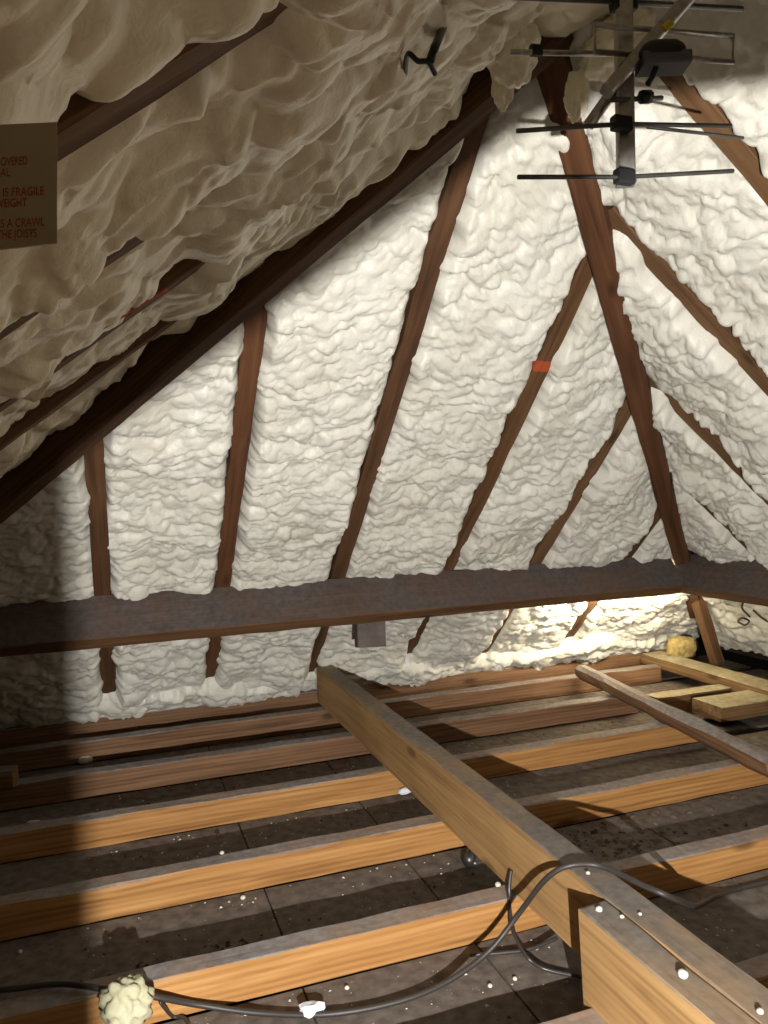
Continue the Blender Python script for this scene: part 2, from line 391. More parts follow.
tag(beam('hip_rafter', a2+dz2, b2+dz2, .062, hd, M['rafter_red'], seed=71, rough=.002), 'brown hip rafter running down to the purlin corner on the right', 'hip rafter')
rd = beam('ridge_board', (XRIDGE, -2.5, ZRIDGE+.02), (XRIDGE, YAPEX, ZRIDGE+.02), .03, .16, M['hip'], seed=72)
tag(rd, 'dark ridge board at the top of the roof behind the foam', 'ridge board')

# purlins: set square to the rafters, dusty upper side, clean inner edge
PR0 = hip_pt(0, 2.60); d_, w_ = .162, .056
cy_ = PR0 + NH*(d_/2) + Vector((0, C, -S))*(w_/2)
pu = beam('purlin', (-.80, cy_.y, cy_.z), (2.165, cy_.y, cy_.z), w_, d_, M['purlin'], up=NH, seed=80, rough=.0015)
tag(pu, 'long dusty dark purlin across the far slope', 'purlin')
xr0 = XR + .297/TR
cr_ = right_pt(xr0, 0) + NR*(d_/2) + Vector((CRr, 0, -SR))*(w_/2)
pu2 = beam('purlin', (cr_.x, 2.60, cr_.z), (cr_.x, .3, cr_.z), w_, d_, M['purlin'], up=NR, seed=81, rough=.0015)
tag(pu2, 'dusty purlin of the right slope running out of the right edge', 'purlin')
st = beam('timber_strut', (2.455, 2.78, -.47), (2.60, 2.80, -.845), .045, .05, M['rafter_warm'], seed=82, rough=.002, up=(0, 1, 0))
tag(st, 'thin leaning timber strut under the purlin corner', 'strut')
# grey offcut hanging below the purlin
pc = ony(370, 633, 2.60)
gb = beam('timber_offcut', pc+Vector((0, .0, .075)), pc-Vector((0, 0, .047)), .105, .045, M['block'], up=(0, -1, 0), seed=83)
tag(gb, 'grey timber offcut fixed below the long purlin', 'offcut')

# ------------------------------------------------------------------ spray foam
def foam_panel(label, P, U, V, N, u0, u1, vT, vB, mat, res=.006, seed=0, style='hip', base=.004, jit=.020, edge=.035, over=0.0, group=None, endT=1, endB=1, vbr=None, ofar=0.0, brt=0.0):
    """bumpy foam filling one bay: u across, v down the slope, height along N (into the room)"""
    nu = max(4, int((u1-u0)/res))
    uu = np.linspace(u0, u1, nu)
    vt = np.array([vT(u) for u in uu]); vb = np.array([vB(u) for u in uu])
    vb = np.maximum(vb, vt+.02)
    nv = max(4, int((vb-vt).max()/res))
    s = np.linspace(0, 1, nv)
    I, Sx = np.meshgrid(np.linspace(0, 1, nu), s, indexing='ij')
    u = np.repeat(uu[:, None], nv, 1); v = vt[:, None] + Sx*(vb-vt)[:, None]
    wdt = u1-u0; ln = (vb-vt)[:, None]
    # wavy borders
    def wob(x, k): return vnoise(x*9, x*0+k*3.7, seed+k)*.6 + vnoise(x*24, x*0+k*1.3, seed+k+40)*.45 + vnoise(x*48, x*0+k*2.3, seed+k+80)*.25
    bridge = np.clip((vbr-v)/.10, 0, 1) if vbr is not None else v*0
    if brt: bridge = np.clip((vt[:, None]+brt-v)/.06, 0, 1)*np.clip((v-vt[:, None]-.01)/.05, 0, 1)
    bridge = bridge*bridge*(3-2*bridge)
    jl = wob(v, 1)*jit - over - bridge*.030; jr = -wob(v, 2)*jit + over + ofar + bridge*.030
    fall = np.exp(-I*wdt/.06); fall2 = np.exp(-(1-I)*wdt/.06)
    u = u + jl*fall + jr*fall2
    jt = wob(u, 3)*jit; jb = wob(u, 4)*jit*1.2
    v = v + jt*np.exp(-Sx*ln/.06)*endT + jb*np.exp(-(1-Sx)*ln/.06)*endB
    dl = np.minimum(I*wdt, (1-I)*wdt)
    dv = np.minimum(Sx*ln + (0 if endT else 9), (1-Sx)*ln + (0 if endB else 9))
    d = np.minimum(dl, dv)
    wu = fbm(u*9, v*9, seed+100, 2); wv_ = fbm(u*9+5, v*9+9, seed+130, 2)
    if style == 'hip':
        x = u+.018*wu; y = v+.016*wv_
        rows = v/.085 + .45*wv_ + .35*vnoise(u*5, v*2, seed+7)
        fr = rows-np.floor(rows)
        ramp_ = np.sqrt(fr)*(1-fr**7)
        msk = .5+.5*vnoise(u*4, v*4, seed+77)
        tex = .012*ramp_*msk + .017*domes(x/.090, y/.066, seed+1, .85) + .014*domes(x/.044, y/.034, seed+2, .8) + .0070*domes(x/.023, y/.019, seed+3, .8)
        big = .024*fbm(u*4.2, v*3.4, seed+60, 2)
        lean = .34
    else:
        x = u+.03*wu; y = v+.03*wv_
        rg = (1-np.abs(vnoise(x*8, y*7, seed+31)))**5
        tex = .034*domes(x/.14, y/.115, seed+1, .85) + .017*domes(x/.062, y/.055, seed+2, .8) + .006*domes(x/.03, y/.024, seed+3, .8) + .010*rg
        big = .020*fbm(u*3, v*3, seed+60, 2)
        lean = .30
    q = np.clip(1-d/edge, 0, 1)
    drop = .062*(1-np.sqrt(np.clip(1-q*q, 0, 1)))
    m = np.clip(d/(edge*.8), 0, 1)
    h = base + big*m + tex*(.55+.45*m) - drop + bridge*(.030 if vbr is not None else .004)*m
    u2 = u + .15*tex*wu*m
    v2 = v + lean*(tex-.02)*m
    P = np.array(P); U = np.array(U); V = np.array(V); N = np.array(N)
    o0 = P + U*(u0+u1)/2 + V*float((vt.mean()+vb.mean())/2)
    co = P + u2[..., None]*U + v2[..., None]*V + h[..., None]*N - o0
    me = bpy.data.meshes.new('spray_foam')
    nf = (nu-1)*(nv-1)
    me.vertices.add(nu*nv); me.vertices.foreach_set('co', co.reshape(-1).astype(np.float32))
    a = (np.arange(nu-1)[:, None]*nv + np.arange(nv-1)[None, :]).reshape(-1)
    flip = np.dot(np.cross(U, V), N) < 0
    qd = np.stack([a, a+nv, a+nv+1, a+1], 1) if not flip else np.stack([a, a+1, a+nv+1, a+nv], 1)
    me.loops.add(nf*4); me.loops.foreach_set('vertex_index', qd.reshape(-1).astype(np.int32))
    me.polygons.add(nf); me.polygons.foreach_set('loop_start', (np.arange(nf)*4).astype(np.int32))
    try: me.polygons.foreach_set('loop_total', np.full(nf, 4, np.int32))
    except Exception: pass
    me.polygons.foreach_set('use_smooth', np.ones(nf, bool))
    me.update(calc_edges=True); me.validate()
    me.materials.append(mat)
    o = bpy.data.objects.new('spray_foam', me); col.objects.link(o); o.location = W(o0)
    tag(o, label, 'foam insulation', group)
    return o

# far hip slope: P origin at (0, YH, 0), U = +X, V = down slope
PH, UH, VH = (0, YH, 0), (1, 0, 0), (0, C, -S)
vy = lambda Y: (Y-YH)/C
v_pur0 = vy(2.60)+.055; v_pur1 = vy(2.60)+.045; v_eave = vy(3.20)
xs = RX + [2.30]
names_up = ['in deep shadow at the left edge', 'left of the leftmost lit rafter', 'between the shadow edge rafter and the reddish rafter', 'between the reddish rafter and the long dark rafter',
            'between the long dark rafter and the orange-marked rafter', 'right of the orange-marked rafter', 'in a narrow triangle left of the right hip', 'in the last corner triangle left of the right hip']
bays = [(-.72, RX[0])] + list(zip(RX[:-1], RX[1:])) + [(RX[-1], 2.235)]
lab_up = ['shadowed white foam above the purlin beyond the left edge', 'shadowed white foam above the purlin at the left edge', 'white foam bay above the purlin right of the leftmost rafter',
          'white foam bay above the purlin between reddish and long dark rafters', 'tall white foam bay right of the long dark rafter',
          'white foam bay above the purlin right of the orange-marked rafter', 'narrow white foam bay above the lamp beside the right hip', 'tiny white foam triangle in the corner above the purlin end']
lab_dn = ['shadowed white foam below the purlin beyond the left edge', 'shadowed white foam below the purlin at the left edge', 'white foam below the purlin right of the leftmost rafter',
          'white foam below the purlin left of the grey offcut', 'white foam below the purlin behind the binder end',
          'white foam below the purlin left of the glow', 'white foam below the purlin at the left edge of the glow', 'brightly lit foam below the purlin around the lamp glow']
for i, (x0, x1) in enumerate(bays):
    top = lambda X: vy(max(hipY_left(X), hipY_right(X)))+.02
    foam_panel(lab_up[i], PH, UH, VH, NH, x0+.018, x1-.018, top, lambda X: v_pur0, M['foam'], res=.0046, seed=200+i*11, group='foam bays of the far slope', base=-.004)
    if i == len(bays)-1: x1 = 2.82
    topd = lambda X: max(v_pur1, vy(hipY_right(X))-.02)
    foam_panel(lab_dn[i], PH, UH, VH, NH, x0+.018, x1-.018, topd, lambda X: v_eave, M['foam'], res=.005, seed=400+i*11, group='foam bays of the far slope', base=(.018 if i < 6 else .002))

foam_panel('low roll of white foam along the foot of the far slope', PH, UH, VH, NH, -.70, 2.66, lambda X: vy(3.06)-.03*math.sin(X*7), lambda X: vy(3.235), M['foam'], res=.0052, seed=515, base=.016, jit=.035, edge=.05)

# left slope: origin (XL, 0, 0), U = +Y, V = down slope (-X, -Z)
PL_, UL, VL = (XL, 0, 0), (0, 1, 0), (-CL, 0, -SL)
def vtop_left(Y): return -(min(XRIDGE-.01, XL-(Y-YH)*T/TL-.0)-XL)/CL + .02
lab_l = ['lumpy cream foam overhead behind the warning card', 'lumpy cream foam bay at the top left beside the warning card', 'cream foam bay between the two rafters right of the warning card',
         'cream foam bay above the red-lined rafter', 'cream foam bay between the red-lined rafter and the left hip', 'dark cream foam low at the left under the hip']
lb = [(-.25, LY[0]+.0), (LY[0]+.05, LY[1]), (LY[1]+.05, LY[2]), (LY[2]+.05, LY[3]), (LY[3]+.05, LY[4]), (LY[4]+.05, 2.35)]
lpar = [(-.028, .0), (-.026, .012), (-.028, .006), (-.046, -.004), (-.034, .034), (-.034, .0)]     # base height, overhang at the far edge
for i, (y0, y1) in enumerate(lb):
    foam_panel(lab_l[i], PL_, UL, VL, NL, y0-.012, y1+.012, vtop_left, lambda Y: (XL+1.30)/CL, M['foam_lifted'], res=.0055, seed=600+i*13, style='left', base=lpar[i][0], jit=.032, edge=.055, over=.006,
               group='foam bays of the left slope', vbr=-(.10-XL)/CL, ofar=lpar[i][1])

# right slope: origin (XR, 0, 0), U = +Y, V = down slope (+X, -Z)
PR_, UR, VR = (XR, 0, 0), (0, 1, 0), (CRr, 0, -SR)
def vtop_right(Y): return (max(XRIDGE+.01, XR+(Y-YH)*T/TR)-XR)/CRr + .025
vp0 = .297/SR - .012 + .0; vp0 = (.297/TR)/CRr + .050; vp1 = vp0-.005; ve = (2.84-XR)/CRr
lab_r = ['shadowed foam at the top right corner above the aerial', 'white foam bay behind the aerial box', 'white foam bay right of the hip at mid height', 'white foam bay right of the hip above the lowest rafters',
         'pointed white foam bay low beside the right hip', 'small foam bay just above the right purlin']
rbz = [(.30, RY[0])] + list(zip(RY[:-1], RY[1:])) + [(RY[-1], 2.56)]
for i, (y0, y1) in enumerate(rbz):
    foam_panel(lab_r[i], PR_, UR, VR, NR, y0+.014, y1-.014, vtop_right, lambda Y: vp0, M['foam'], res=.005, seed=800+i*13, base=-.006, jit=.020, over=-.002, group='foam bays of the right slope', brt=(0, 0, .05, .16, .15, .10)[i])
lab_rd = ['white foam below the right purlin at the frame edge', 'white foam below the right purlin beside the thin strut']
for i, (y0, y1) in enumerate([(1.9, 2.33), (2.36, 3.06)]):
    foam_panel(lab_rd[i], PR_, UR, VR, NR, y0, y1, lambda Y: max(vp1, vtop_right(Y)), lambda Y: ve, M['foam'], res=.0065, seed=900+i*13, base=.02, group='foam bays of the right slope')

# foam bulges along the ridge and hips
from mathutils import noise as mnoise
def lump(name, c, r, mat, seed, label=None, cat=None, group=None, amp=.35, freq=2.0, sub=4, parent=None, flat=None, kind=None, sq=1.0):
    bm = bmesh.new(); bmesh.ops.create_icosphere(bm, subdivisions=sub, radius=1)
    off = Vector((seed*1.37, seed*.71, seed*2.3))
    for v in bm.verts:
        p = v.co*freq+off
        n1 = mnoise.noise(p); d_ = mnoise.voronoi(p*1.2)[0][0]; n2 = mnoise.noise(p*3)
        k = 1+amp*(n1*.6-d_*.5+n2*.15+.25)
        x, y, z = v.co
        if sq != 1: x, y, z = [math.copysign(abs(q)**sq, q) for q in (x, y, z)]
        v.co = Vector((x*r[0]*k, y*r[1]*k, z*r[2]*k))
        if flat is not None and v.co.z < flat: v.co.z = flat
    o = bm_obj(name, bm, mat, parent, W(c), smooth=True)
    if label: tag(o, label, cat, group)
    if kind: o['kind'] = kind
    return o
# drooping lumps round the apex
ap = [(ony(512, 50, 1.16), (.042, .05, .055)), ((.80, 1.12, .87), (.12, .18, .05)), ((.905, 1.18, .80), (.05, .09, .05)), ((.80, .75, .84), (.16, .26, .06)), ((.80, .35, .84), (.16, .26, .06))]
ap += [(ony(503, 84, 1.22), (.018, .022, .045)), (ony(577, 96, 1.18), (.020, .026, .042)), (ony(470, 40, 1.06), (.05, .06, .035))]
apl = ['foam lump bridging the top of the left hip', 'foam lump at the roof apex between the hips', 'foam lump at the apex right of the right hip', 'shadowed foam lump on the ridge above the aerial', 'shadowed foam lump on the ridge overhead', 'slim foam lobe drooping beside the top of the left hip', 'slim foam lobe drooping right of the right hip top', 'flat foam lump over the upper end of the left hip']
for i, (c, r) in enumerate(ap):
    lump('foam_lump', c, r, M['foam_lifted'], 31+i*5, apl[i], 'foam lump', 'foam lumps along the ridge', amp=.4, freq=2.2, sub=5)

# ------------------------------------------------------------------ lamps
# tube lamp hidden behind the purlin
lt = empty('tube_lamp', W((2.03, 2.62, -.42)))
rot_n = Vector((0, C, -S))
base_c = Vector((2.03, 2.492, -.413)) + Vector((0, S, C))*.040 + Vector((0, C, -S))*(w_+.006)
b1 = beam('housing', base_c-Vector((.26, 0, 0)), base_c+Vector((.26, 0, 0)), .012, .030, M['plastic_grey'], up=NH, parent=lt)
tc_ = base_c + rot_n*.013
tb = tube('tube', [tc_-Vector((.25, 0, 0)), tc_+Vector((.25, 0, 0))], .008, M['tube'], lt, sides=10)
ld = bpy.data.lights.new('tube_light', 'AREA'); ld.shape = 'RECTANGLE'; ld.size = .48; ld.size_y = .02; ld.energy = TUBE_W; ld.color = (1, .90, .66)
lo = bpy.data.objects.new('tube_light', ld); col.objects.link(lo); lo.parent = lt
lo.location = W(tc_+Vector((0, .012, 0))) - lt.location
lo.rotation_euler = Vector((0, .90, .30)).to_track_quat('-Z', 'Y').to_euler()
tag(lt, 'lit tube lamp tucked behind the right end of the long purlin', 'lamp')

# work lamp standing beside the photographer: hooded, its left and top flaps cut the beam
wl = empty('work_lamp', W((LAMP.x, LAMP.y, ZF)))
def plate(name, pts, th, mat=M['lampmetal']):
    P = [Vector(p) for p in pts]; n = (P[1]-P[0]).cross(P[2]-P[0]).normalized()*th
    vs_ = [W(p)-wl.location for p in P] + [W(p+n)-wl.location for p in P]
    k = len(P)
    fs = [tuple(range(k)), tuple(reversed(range(k, 2*k)))] + [(i, i+k, (i+1) % k+k, (i+1) % k) for i in range(k)]
    return mesh_obj(name, vs_, fs, mat, wl)
# cut-off plane of the top flap through lamp and the shade line seen on the far slope
Q1, Q2 = Vector((.002, 2.071, .181))-LAMP, Vector((.76, 1.51, .691))-LAMP
def cutz(x, y):       # height over the lamp of the cut-off plane
    n = Q1.cross(Q2); return -(n.x*x+n.y*y)/n.z
yf = .27
kx = (-.125-LAMP.x)/(2.20-LAMP.y)
xe = LAMP.x + kx*yf
plate('side_flap', [(xe, LAMP.y+yf, LAMP.z-.40), (xe, LAMP.y+yf, LAMP.z+.30), (LAMP.x-.05, LAMP.y-.10, LAMP.z+.30), (LAMP.x-.05, LAMP.y-.10, LAMP.z-.40)], .003)
bp3 = [Vector((-.30, 2.30, -.03)), Vector((.002, 2.071, .181)), Vector((.391, 1.789, .437)), Vector((.76, 1.51, .691)), Vector((.86, 1.42, .765)), Vector((.90, 1.32, .755)), Vector((1.09, 1.03, .68)), Vector((1.5, .7, .60))]
fe = [LAMP+(p-LAMP)*(yf/(p-LAMP).y) for p in bp3]
bmf = bmesh.new(); rows_ = []
for p in fe:
    rows_.append([bmf.verts.new(W(q)-wl.location) for q in (p, Vector((p.x, LAMP.y-.10, p.z+.05)), Vector((p.x, LAMP.y-.10, p.z+.053)), p+Vector((0, 0, .003)))])
for a_, b_ in zip(rows_[:-1], rows_[1:]):
    for k in range(4): bmf.faces.new((a_[k], b_[k], b_[(k+1) % 4], a_[(k+1) % 4]))
bm_obj('top_flap', bmf, M['lampmetal'], wl)
plate('housing', [(LAMP.x-.05, LAMP.y-.10, LAMP.z-.12), (LAMP.x+.30, LAMP.y-.10, LAMP.z-.12), (LAMP.x+.30, LAMP.y-.10, LAMP.z+.30), (LAMP.x-.05, LAMP.y-.10, LAMP.z+.30)], .02)
tube('pole', [(LAMP.x, LAMP.y-.13, LAMP.z), (LAMP.x, LAMP.y-.13, ZF+.10)], .012, M['lampmetal'], wl)
for k in range(3):
    an = math.pi/2+k*2.094
    tube('leg', [(LAMP.x, LAMP.y-.13, ZF+.12), (LAMP.x+.2*math.cos(an), LAMP.y-.13+.2*math.sin(an), ZF+.008)], .008, M['lampmetal'], wl)
pd = bpy.data.lights.new('work_light', 'POINT'); pd.energy = LAMP_W; pd.shadow_soft_size = .0055; pd.color = (1, .97, .92)
po = bpy.data.objects.new('work_light', pd); col.objects.link(po); po.parent = wl; po.location = W(LAMP)-wl.location
tag(wl, 'black hooded work lamp on a tripod beside the photographer', 'lamp')

# ------------------------------------------------------------------ television aerial
YE = .75
ar = empty('television_aerial', W(ony(626, 183, YE)))
def ap_(u, v, dy=0): return ony(u, v, YE+dy)
def rod(name, a, b, r, mat, sides=8): return tube(name, [a, b], r, mat, ar, sides=sides)
def abox(name, A, B, w, h, mat, up): return beam(name, A, B, w, h, mat, up=up, parent=ar, rough=0, bev=.0015, nseg=1)
bt = ap_(626, 182); btop = ap_(622, -60); btop.z = min(btop.z, .68)
abox('boom', bt, btop, .019, .019, M['alu'], (-.5, -1, 0))
abox('end_cap', bt+Vector((0, 0, -.003)), bt+Vector((0, 0, .004)), .021, .021, M['plastic_grey'], (-.5, -1, 0))
for (a, b, c) in [((518, 177), (625, 177), (733, 171)), ((517, 131), (622, 124), (731, 126))]:
    p = [ap_(*a, -.012), ap_(*b, -.014), ap_(*c, -.012)]
    tube('director', p, .0026, M['alu_dark'], ar, smooth_path=False)
    abox('element_clip', p[1]-Vector((.012, 0, 0)), p[1]+Vector((.010, 0, 0)), .012, .016, M['plastic'], (0, 0, 1))
rod('director', ap_(648, 127, .05), ap_(743, 138, .08), .0022, M['alu_dark'])
rod('director', ap_(511, 52, .01), ap_(612, 54, .01), .003, M['alu'])
abox('element_clip', ap_(531, 50, .01), ap_(541, 51, .01), .008, .012, M['plastic'], (0, 0, 1))
# folded dipole
dp = [ap_(640, 55, -.02), ap_(595, 52, -.02), ap_(594, 25, -.02), ap_(665, 31, -.02), ap_(733, 36, -.02), ap_(733, 62, -.02), ap_(685, 58, -.02)]
tube('folded_dipole', dp, .0032, M['alu'], ar, smooth_path=False)
tube('reflector', [ap_(500, -4), ap_(622, 2), ap_(742, 9)], .0032, M['alu_dark'], ar, smooth_path=False)
abox('element_clip', ap_(612, 4), ap_(634, 4), .012, .016, M['plastic'], (0, 0, 1))
# support arm running up to the ridge
arm0 = ap_(606, 92, -.02); arm1 = ap_(704, -20, -.03)
dirv = (arm1-arm0)
abox('support_arm', arm0, arm1, .014, .014, M['alu'], (-.5, -1, 0))
tube('arm_bracket', [ap_(588, 126, .03), ap_(615, 88, .01)], .007, M['alu'], ar)
tube('bolt', [ap_(612, 100, -.01), ap_(662, 98, -.005)], .0028, M['alu_dark'], ar)
tube('wing_nut', [ap_(641, 97, -.008), ap_(650, 97, -.008)], .0075, M['plastic'], ar)
# connection box: domed black cover over a grey tray
def dome_box():
    bm = bmesh.new(); bmesh.ops.create_uvsphere(bm, u_segments=20, v_segments=10, radius=1)
    for v in bm.verts:
        x, y, z = v.co
        x = math.copysign(abs(x)**.6, x); y = math.copysign(abs(y)**.6, y)
        v.co = Vector((x*.027, y*.018, max(z, -.15)*.017))
    return bm
bc = ap_(661, 58, -.035)
jb = bm_obj('connection_box', dome_box(), M['plastic'], ar, W(bc)-ar.location, True); jb.rotation_euler = (0, 0, -.34)
tray = abox('box_tray', bc+CR*-.024-CU*.007, bc+CR*.029-CU*.005, .032, .014, M['plastic_grey'], (0, 0, 1))
abox('sticker', ap_(664, 29, -.044), ap_(672, 22, -.044), .009, .003, M['sticker'], (-.3, -1, 0))
tube('cable_tail', [ap_(656, 68, -.04), ap_(652, 78, -.04), ap_(648, 84, -.04)], .0035, M['plastic'], ar)
tag(ar, 'metal television aerial with thin rods hanging under the ridge', 'aerial')

# ------------------------------------------------------------------ warning card
YS = .42
crd = empty('warning_card', W(ony(30, 124, YS)))
tl_, tr2, br, bl = ony(-75, 128, YS), ony(57, 122, YS), ony(57, 243, YS), ony(-75, 258, YS)
th = Vector((.004, .0015, 0)).normalized()
nrm = (tr2-tl_).cross(bl-tl_).normalized()
if nrm.dot(tl_) > 0: nrm = -nrm
cv = [W(p)-crd.location for p in (tl_, tr2, br, bl)] + [W(p-nrm*.0015)-crd.location for p in (tl_, tr2, br, bl)]
mesh_obj('card', cv, [(0, 3, 2, 1), (4, 5, 6, 7), (0, 1, 5, 4), (1, 2, 6, 5), (2, 3, 7, 6), (3, 0, 4, 7)], M['card'], crd)
rx_ = (tr2-tl_).normalized(); uy_ = (tl_-bl).normalized()
for txt, u_, v_, ur in [('OVERED', 1, 166, 27.5), ('AL', 0, 177, 10.5), ('S IS FRAGILE', -4, 197, 44), ('WEIGHT', -5, 208, 27), ('ES A CRAWL', -3, 228, 44.5), ('THE JOISTS', -3, 239, 37)]:
    cu = bpy.data.curves.new('lettering', 'FONT'); cu.body = txt; cu.size = 1; cu.offset = .012
    to = bpy.data.objects.new('tmp_text', cu); col.objects.link(to)
    bpy.context.view_layer.update()
    me = bpy.data.meshes.new_from_object(to.evaluated_get(bpy.context.evaluated_depsgraph_get()))
    bpy.data.objects.remove(to)
    xsx = [v.co.x for v in me.vertices]; x0_, x1_ = min(xsx), max(xsx)
    p0 = ony(u_, v_, YS); p1 = ony(ur, v_-(ur-u_)*.045, YS); ex = (p1-p0)
    hh = 7.6*YS/F*1.0
    for v in me.vertices:
        q_ = p0 + ex*((v.co.x-x0_)/(x1_-x0_)) + uy_*(v.co.y/.70*hh) + nrm*(.0004)
        v.co = W(q_)-crd.location
    me.materials.append(M['ink'])
    lt_ = bpy.data.objects.new('lettering', me); col.objects.link(lt_); lt_.parent = crd
tag(crd, 'buff warning card with red capitals hanging from the left slope', 'sign')

# ------------------------------------------------------------------ cables
cb = [onz(-60, 993, -.838), onz(0, 990, -.838), onz(60, 984, -.838), onz(110, 990, -.838), onz(150, 996, -.850), onz(200, 1005, -.895), onz(260, 1013, -.917), onz(330, 1014, -.917), onz(400, 1001, -.915),
      onz(450, 980, -.905), onz(490, 950, -.875), onz(520, 912, -.81), onz(545, 880, -.725), onz(568, 866, -.692), onz(600, 866, -.692), onz(640, 884, -.695), onz(668, 896, -.703), onz(690, 905, -.76), onz(700, 905, -.85), onz(725, 893, -.916), onz(775, 880, -.918)]
tag(tube('power_cable', cb, .0052, M['cable_grey'], sides=10, sub=8), 'dark cable looping along the front joist and over the binder', 'cable')
c2 = [onx(511, 870, .755), onx(509, 890, .742), onx(510, 912, .735), onx(515, 935, .715), onz(527, 957, -.895), onz(545, 969, -.915), onz(582, 977, -.918)]
tag(tube('thin_cable', c2, .0042, M['cable'], sides=8, sub=8), 'thin black cable dropping from the binder side to the boards', 'cable')
c3 = [onz(470, 955, -.916), onz(500, 953, -.916), onz(530, 949, -.914), onz(557, 938, -.905)]
tag(tube('thin_cable', c3, .004, M['cable'], sides=8, sub=8), 'short black cable end lying on the boards under the loop', 'cable')
c4 = [onz(160, 1002, -.86), onz(172, 1016, -.916), onz(184, 1018, -.916), onz(190, 1030, -.918), onz(186, 1040, -.918)]
tag(tube('thin_cable', c4, .003, M['cable'], sides=8, sub=8), 'short black wire end below the pale foam clump', 'wire')
# wires poking from the foam
w1 = [ony(745, 600, 2.50), ony(742, 608, 2.44), ony(750, 617, 2.42)]
tag(tube('wire', w1, .004, M['cable'], sides=6), 'short wire poking from foam below the right purlin', 'wire')
w2 = [ony(753, 610, 2.36), ony(762, 618, 2.34), ony(772, 624, 2.32)]
tag(tube('wire', w2, .004, M['cable'], sides=6), 'straight wire stub below the right purlin at the frame edge', 'wire')
w3 = [ony(738, 621, 2.50), ony(742, 618, 2.46), ony(749, 621, 2.46), ony(745, 625, 2.47), ony(738, 622, 2.50)]
tag(tube('wire', w3, .004, M['cable'], sides=6), 'small wire ring on the foam below the right purlin', 'wire')
w4 = [ony(405, 74, .82), ony(408, 54, .77), ony(418, 61, .765), ony(428, 62, .765), ony(435, 74, .78)]
tag(tube('wire', w4, .003, M['plastic'], sides=6), 'twisted black wire hanging above the top of the left hip', 'wire')
w5 = [ony(443, 28, .82), ony(436, 45, .77), ony(430, 61, .765)]
tag(tube('wire', w5, .005, M['plastic'], sides=6), 'thick black wire tail above the top of the left hip', 'wire')
# red line along the left slope rafter
def on_left(u, v, off=0): d = ray(u, v); k = (-XL*TL-off/CL)/(d.z-TL*d.x); return d*k
rp = [on_left(60, 352, .004), on_left(112, 322, .005), on_left(166, 289, .004)]
tag(tube('red_string', rp, .0035, M['red'], sides=6), 'red line stretched along a left slope rafter', 'string')

# ------------------------------------------------------------------ small things on the boards
cl = lump('foam_clump', onz(127, 1004, -.845), (.040, .032, .040), M['foam_clump'], 77, 'pale yellow foam clump stuck over the cable on the front joist', 'foam clump', amp=.55, freq=3, sub=4)
lump('foam_blob', onz(33, 826, ZF+.012), (.024, .018, .016), M['crumb'], 78, 'large foam blob in the shadow at the left', 'foam blob', 'foam bits on the boards', amp=.3, flat=-.010)
lump('foam_blob', onz(18, 832, ZF+.005), (.008, .007, .006), M['crumb'], 79, 'small foam bit left of the large foam blob', 'foam blob', 'foam bits on the boards', sub=2, flat=-.004)
lump('foam_blob', onz(85, 760, ZF+.010), (.026, .02, .014), M['crumb'], 80, 'foam blob between the far joists at the left', 'foam blob', 'foam bits on the boards', amp=.3, flat=-.009)
lump('foam_blob', onz(25, 737, ZF+.05), (.012, .012, .03), M['crumb'], 81, 'thin foam drip by the last joist at the left', 'foam blob', 'foam bits on the boards', sub=3, flat=-.05)
lump('pale_scrap', onz(405, 791, ZF+.014), (.022, .012, .010), M['scrap'], 82, 'bluish white scrap beside the binder', 'scrap', amp=.4, flat=-.008)
def crumple(c, r, mat, label, seed):
    bm = bmesh.new(); bmesh.ops.create_icosphere(bm, subdivisions=2, radius=1); rr = random.Random(seed)
    for v in bm.verts: v.co = Vector((v.co.x*r[0], v.co.y*r[1], v.co.z*r[2]))*rr.uniform(.7, 1.2)
    return tag(bm_obj('paper_scrap', bm, mat, None, W(c)), label, 'scrap')
crumple(onz(311, 1009, ZF+.012), (.024, .016, .012), M['scrap'], 'crumpled bluish white scrap at the bottom near the cable', 5)
cbp = [onz(107, 793, ZF+.002), onz(118, 784, ZF+.002), onz(145, 779, ZF+.03), onz(149, 786, ZF+.006)]
cw = [W(p) for p in cbp]; c0_ = sum(cw, Vector())/4
mesh_obj_ = mesh_obj('cardboard_scrap', [p-c0_ for p in cw]+[p-c0_+Vector((0, .002, .003)) for p in cw], [(0, 1, 2, 3), (7, 6, 5, 4), (0, 4, 5, 1), (1, 5, 6, 2), (2, 6, 7, 3), (3, 7, 4, 0)], M['cardboard'], None, c0_)
tag(mesh_obj_, 'flat pale cardboard scrap leaning on a far joist', 'scrap')
bk = beam('timber_block', onz(-20, 778, ZJ+.03), onz(15, 775, ZJ+.03), .05, .055, M['joist_far'], seed=90)
bk.location.z -= .004
tag(bk, 'small timber block end on a joist at the left edge', 'block')
wlp = lump('mineral_wool_piece', (2.53, 2.96, -.79), (.072, .04, .048), M['wool'], 84, 'yellow brown mineral wool piece beside the thin strut', 'insulation', amp=.3, freq=1.6, sub=4, sq=.6)
# pipe stub beside the binder
pp = onz(468, 862, ZF+.016)
tag(tube('pipe_stub', [pp+Vector((.035, .045, .0)), pp], .014, M['alu_dark'], sides=14), 'short dull pipe stub on the boards beside the binder', 'pipe')
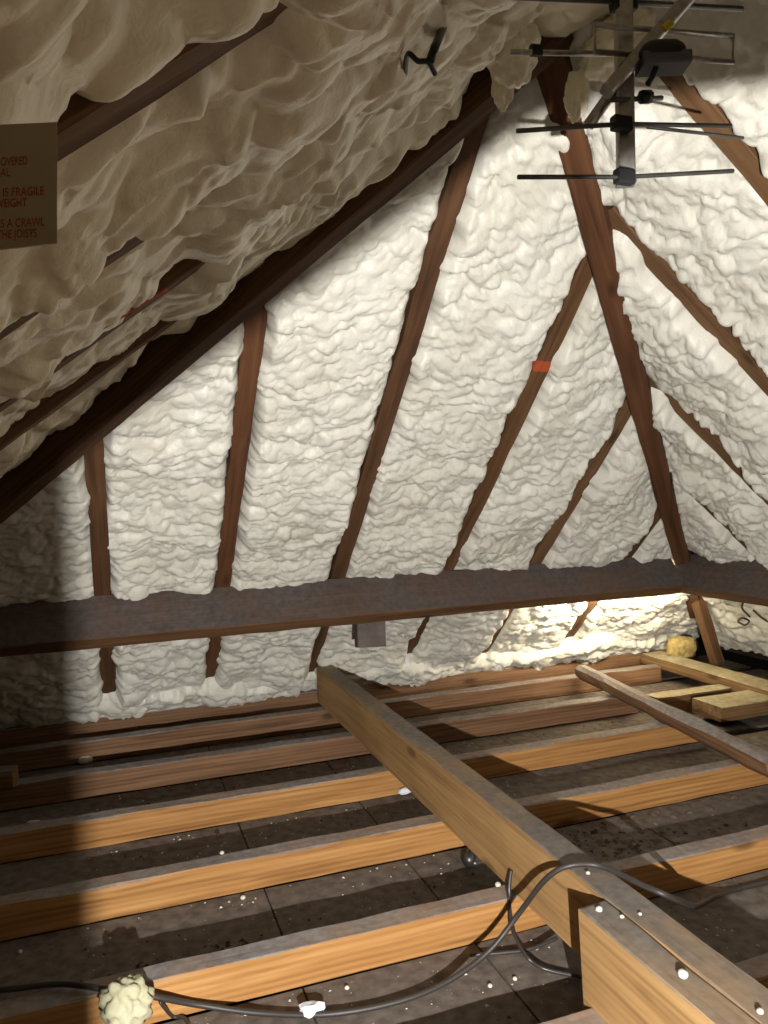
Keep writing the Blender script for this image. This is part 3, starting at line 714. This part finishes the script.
# foam beads resting on binder and boards
rn = random.Random(12)
def bead(c, r, label):
    r *= .8
    lump('foam_bead', (c.x, c.y, c.z+r*.55), (r, r, r*.8), M['crumb'], rn.randint(0, 999), label, 'foam bead', 'white foam beads', sub=2, amp=.25, flat=-r*.6)
for (u_, v_, r_, lb_) in [(599, 911, .0075, 'white foam bead on the plank end by the binder'), (622, 918, .005, 'second small white bead on the plank by the binder'), (683, 977, .010, 'largest white foam bead on the plank near the bottom right'),
                          (588, 874, .005, 'tiny white bead on the binder by the cable'), (640, 915, .004, 'tiny white bead on the binder beyond the plank'), (760, 1013, .006, 'white bead on the binder at the right edge')]:
    bead(onz(u_, v_, -.70), r_, lb_)
for (u_, v_, r_, lb_) in [(498, 886, .008, 'white foam bead on the joist under the binder'), (222, 854, .007, 'white foam bead on top of a lit joist')]:
    bead(onz(u_, v_, ZJ), r_, lb_)
for (u_, v_, r_, lb_) in [(490, 987, .006, 'white bead on the boards left of the thin cable end'), (515, 980, .006, 'white bead on the boards nearest the thin cable end'), (347, 989, .006, 'white bead on the boards above the cable'), (243, 899, .008, 'white bead on the boards between lit joists'),
                          (405, 843, .006, 'white bead on the boards near the middle of the binder'), (20, 953, .006, 'white bead on the boards in the left shadow')]:
    bead(onz(u_, v_, ZF), r_, lb_)
# grit and crumbs: uncountable
def grit(name, n, region, zs, size, mat, label, cat, seed, flat=.5):
    rr = random.Random(seed); vs_, fs = [], []
    for _ in range(n):
        x, y = region(rr)
        s = size*(.35+rr.random()**3*1.6); a = rr.random()*6.28
        zz = zs + s*flat*.3
        k = len(vs_); ca, sa = math.cos(a), math.sin(a)
        for dx, dy, dz_ in ((1, 0, -.3), (-.4, .8, -.3), (-.6, -.7, -.3), (0, .1, 1)):
            dx *= rr.uniform(.6, 1.2); dy *= rr.uniform(.6, 1.2)
            vs_.append((x+s*(dx*ca-dy*sa), y+s*(dx*sa+dy*ca), zz+s*flat*dz_))
        fs += [(k, k+1, k+3), (k+1, k+2, k+3), (k+2, k, k+3), (k, k+2, k+1)]
    o = mesh_obj(name, [W(v) for v in vs_], fs, mat)
    return tag(o, label, cat, None, 'stuff')
def bays_region(x0, x1):
    def f(rr):
        i = rr.randint(2, 5); return rr.uniform(x0, x1), rr.uniform(JY[i]+.06, JY[i+1]-.01)
    return f
grit('foam_crumbs', 1100, bays_region(-.1, 1.2), ZF, .0030, M['crumb'], 'pale foam crumbs strewn over the boards', 'crumbs', 3)
grit('floor_grit', 900, bays_region(-.3, 2.0), ZF, .004, M['debris'], 'dark grit strewn over the boards', 'grit', 4)
def leafy(rr):
    x = rr.gauss(1.25, .14); return x, rr.uniform(1.46, 1.77) if rr.random() < .75 else rr.uniform(1.85, 2.15)
grit('leaf_litter', 420, lambda rr: (min(1.75, max(.88, rr.gauss(1.25, .2))), rr.uniform(1.47, 1.765)), ZF, .009, M['debris'], 'dry leaf litter on the boards right of the binder', 'litter', 5, .35)
grit('dark_litter', 160, lambda rr: (rr.gauss(.12, .10), rr.uniform(1.46, 1.60)), ZF, .006, M['debris'], 'dark litter on the boards left behind the front joist', 'litter', 6, .5)
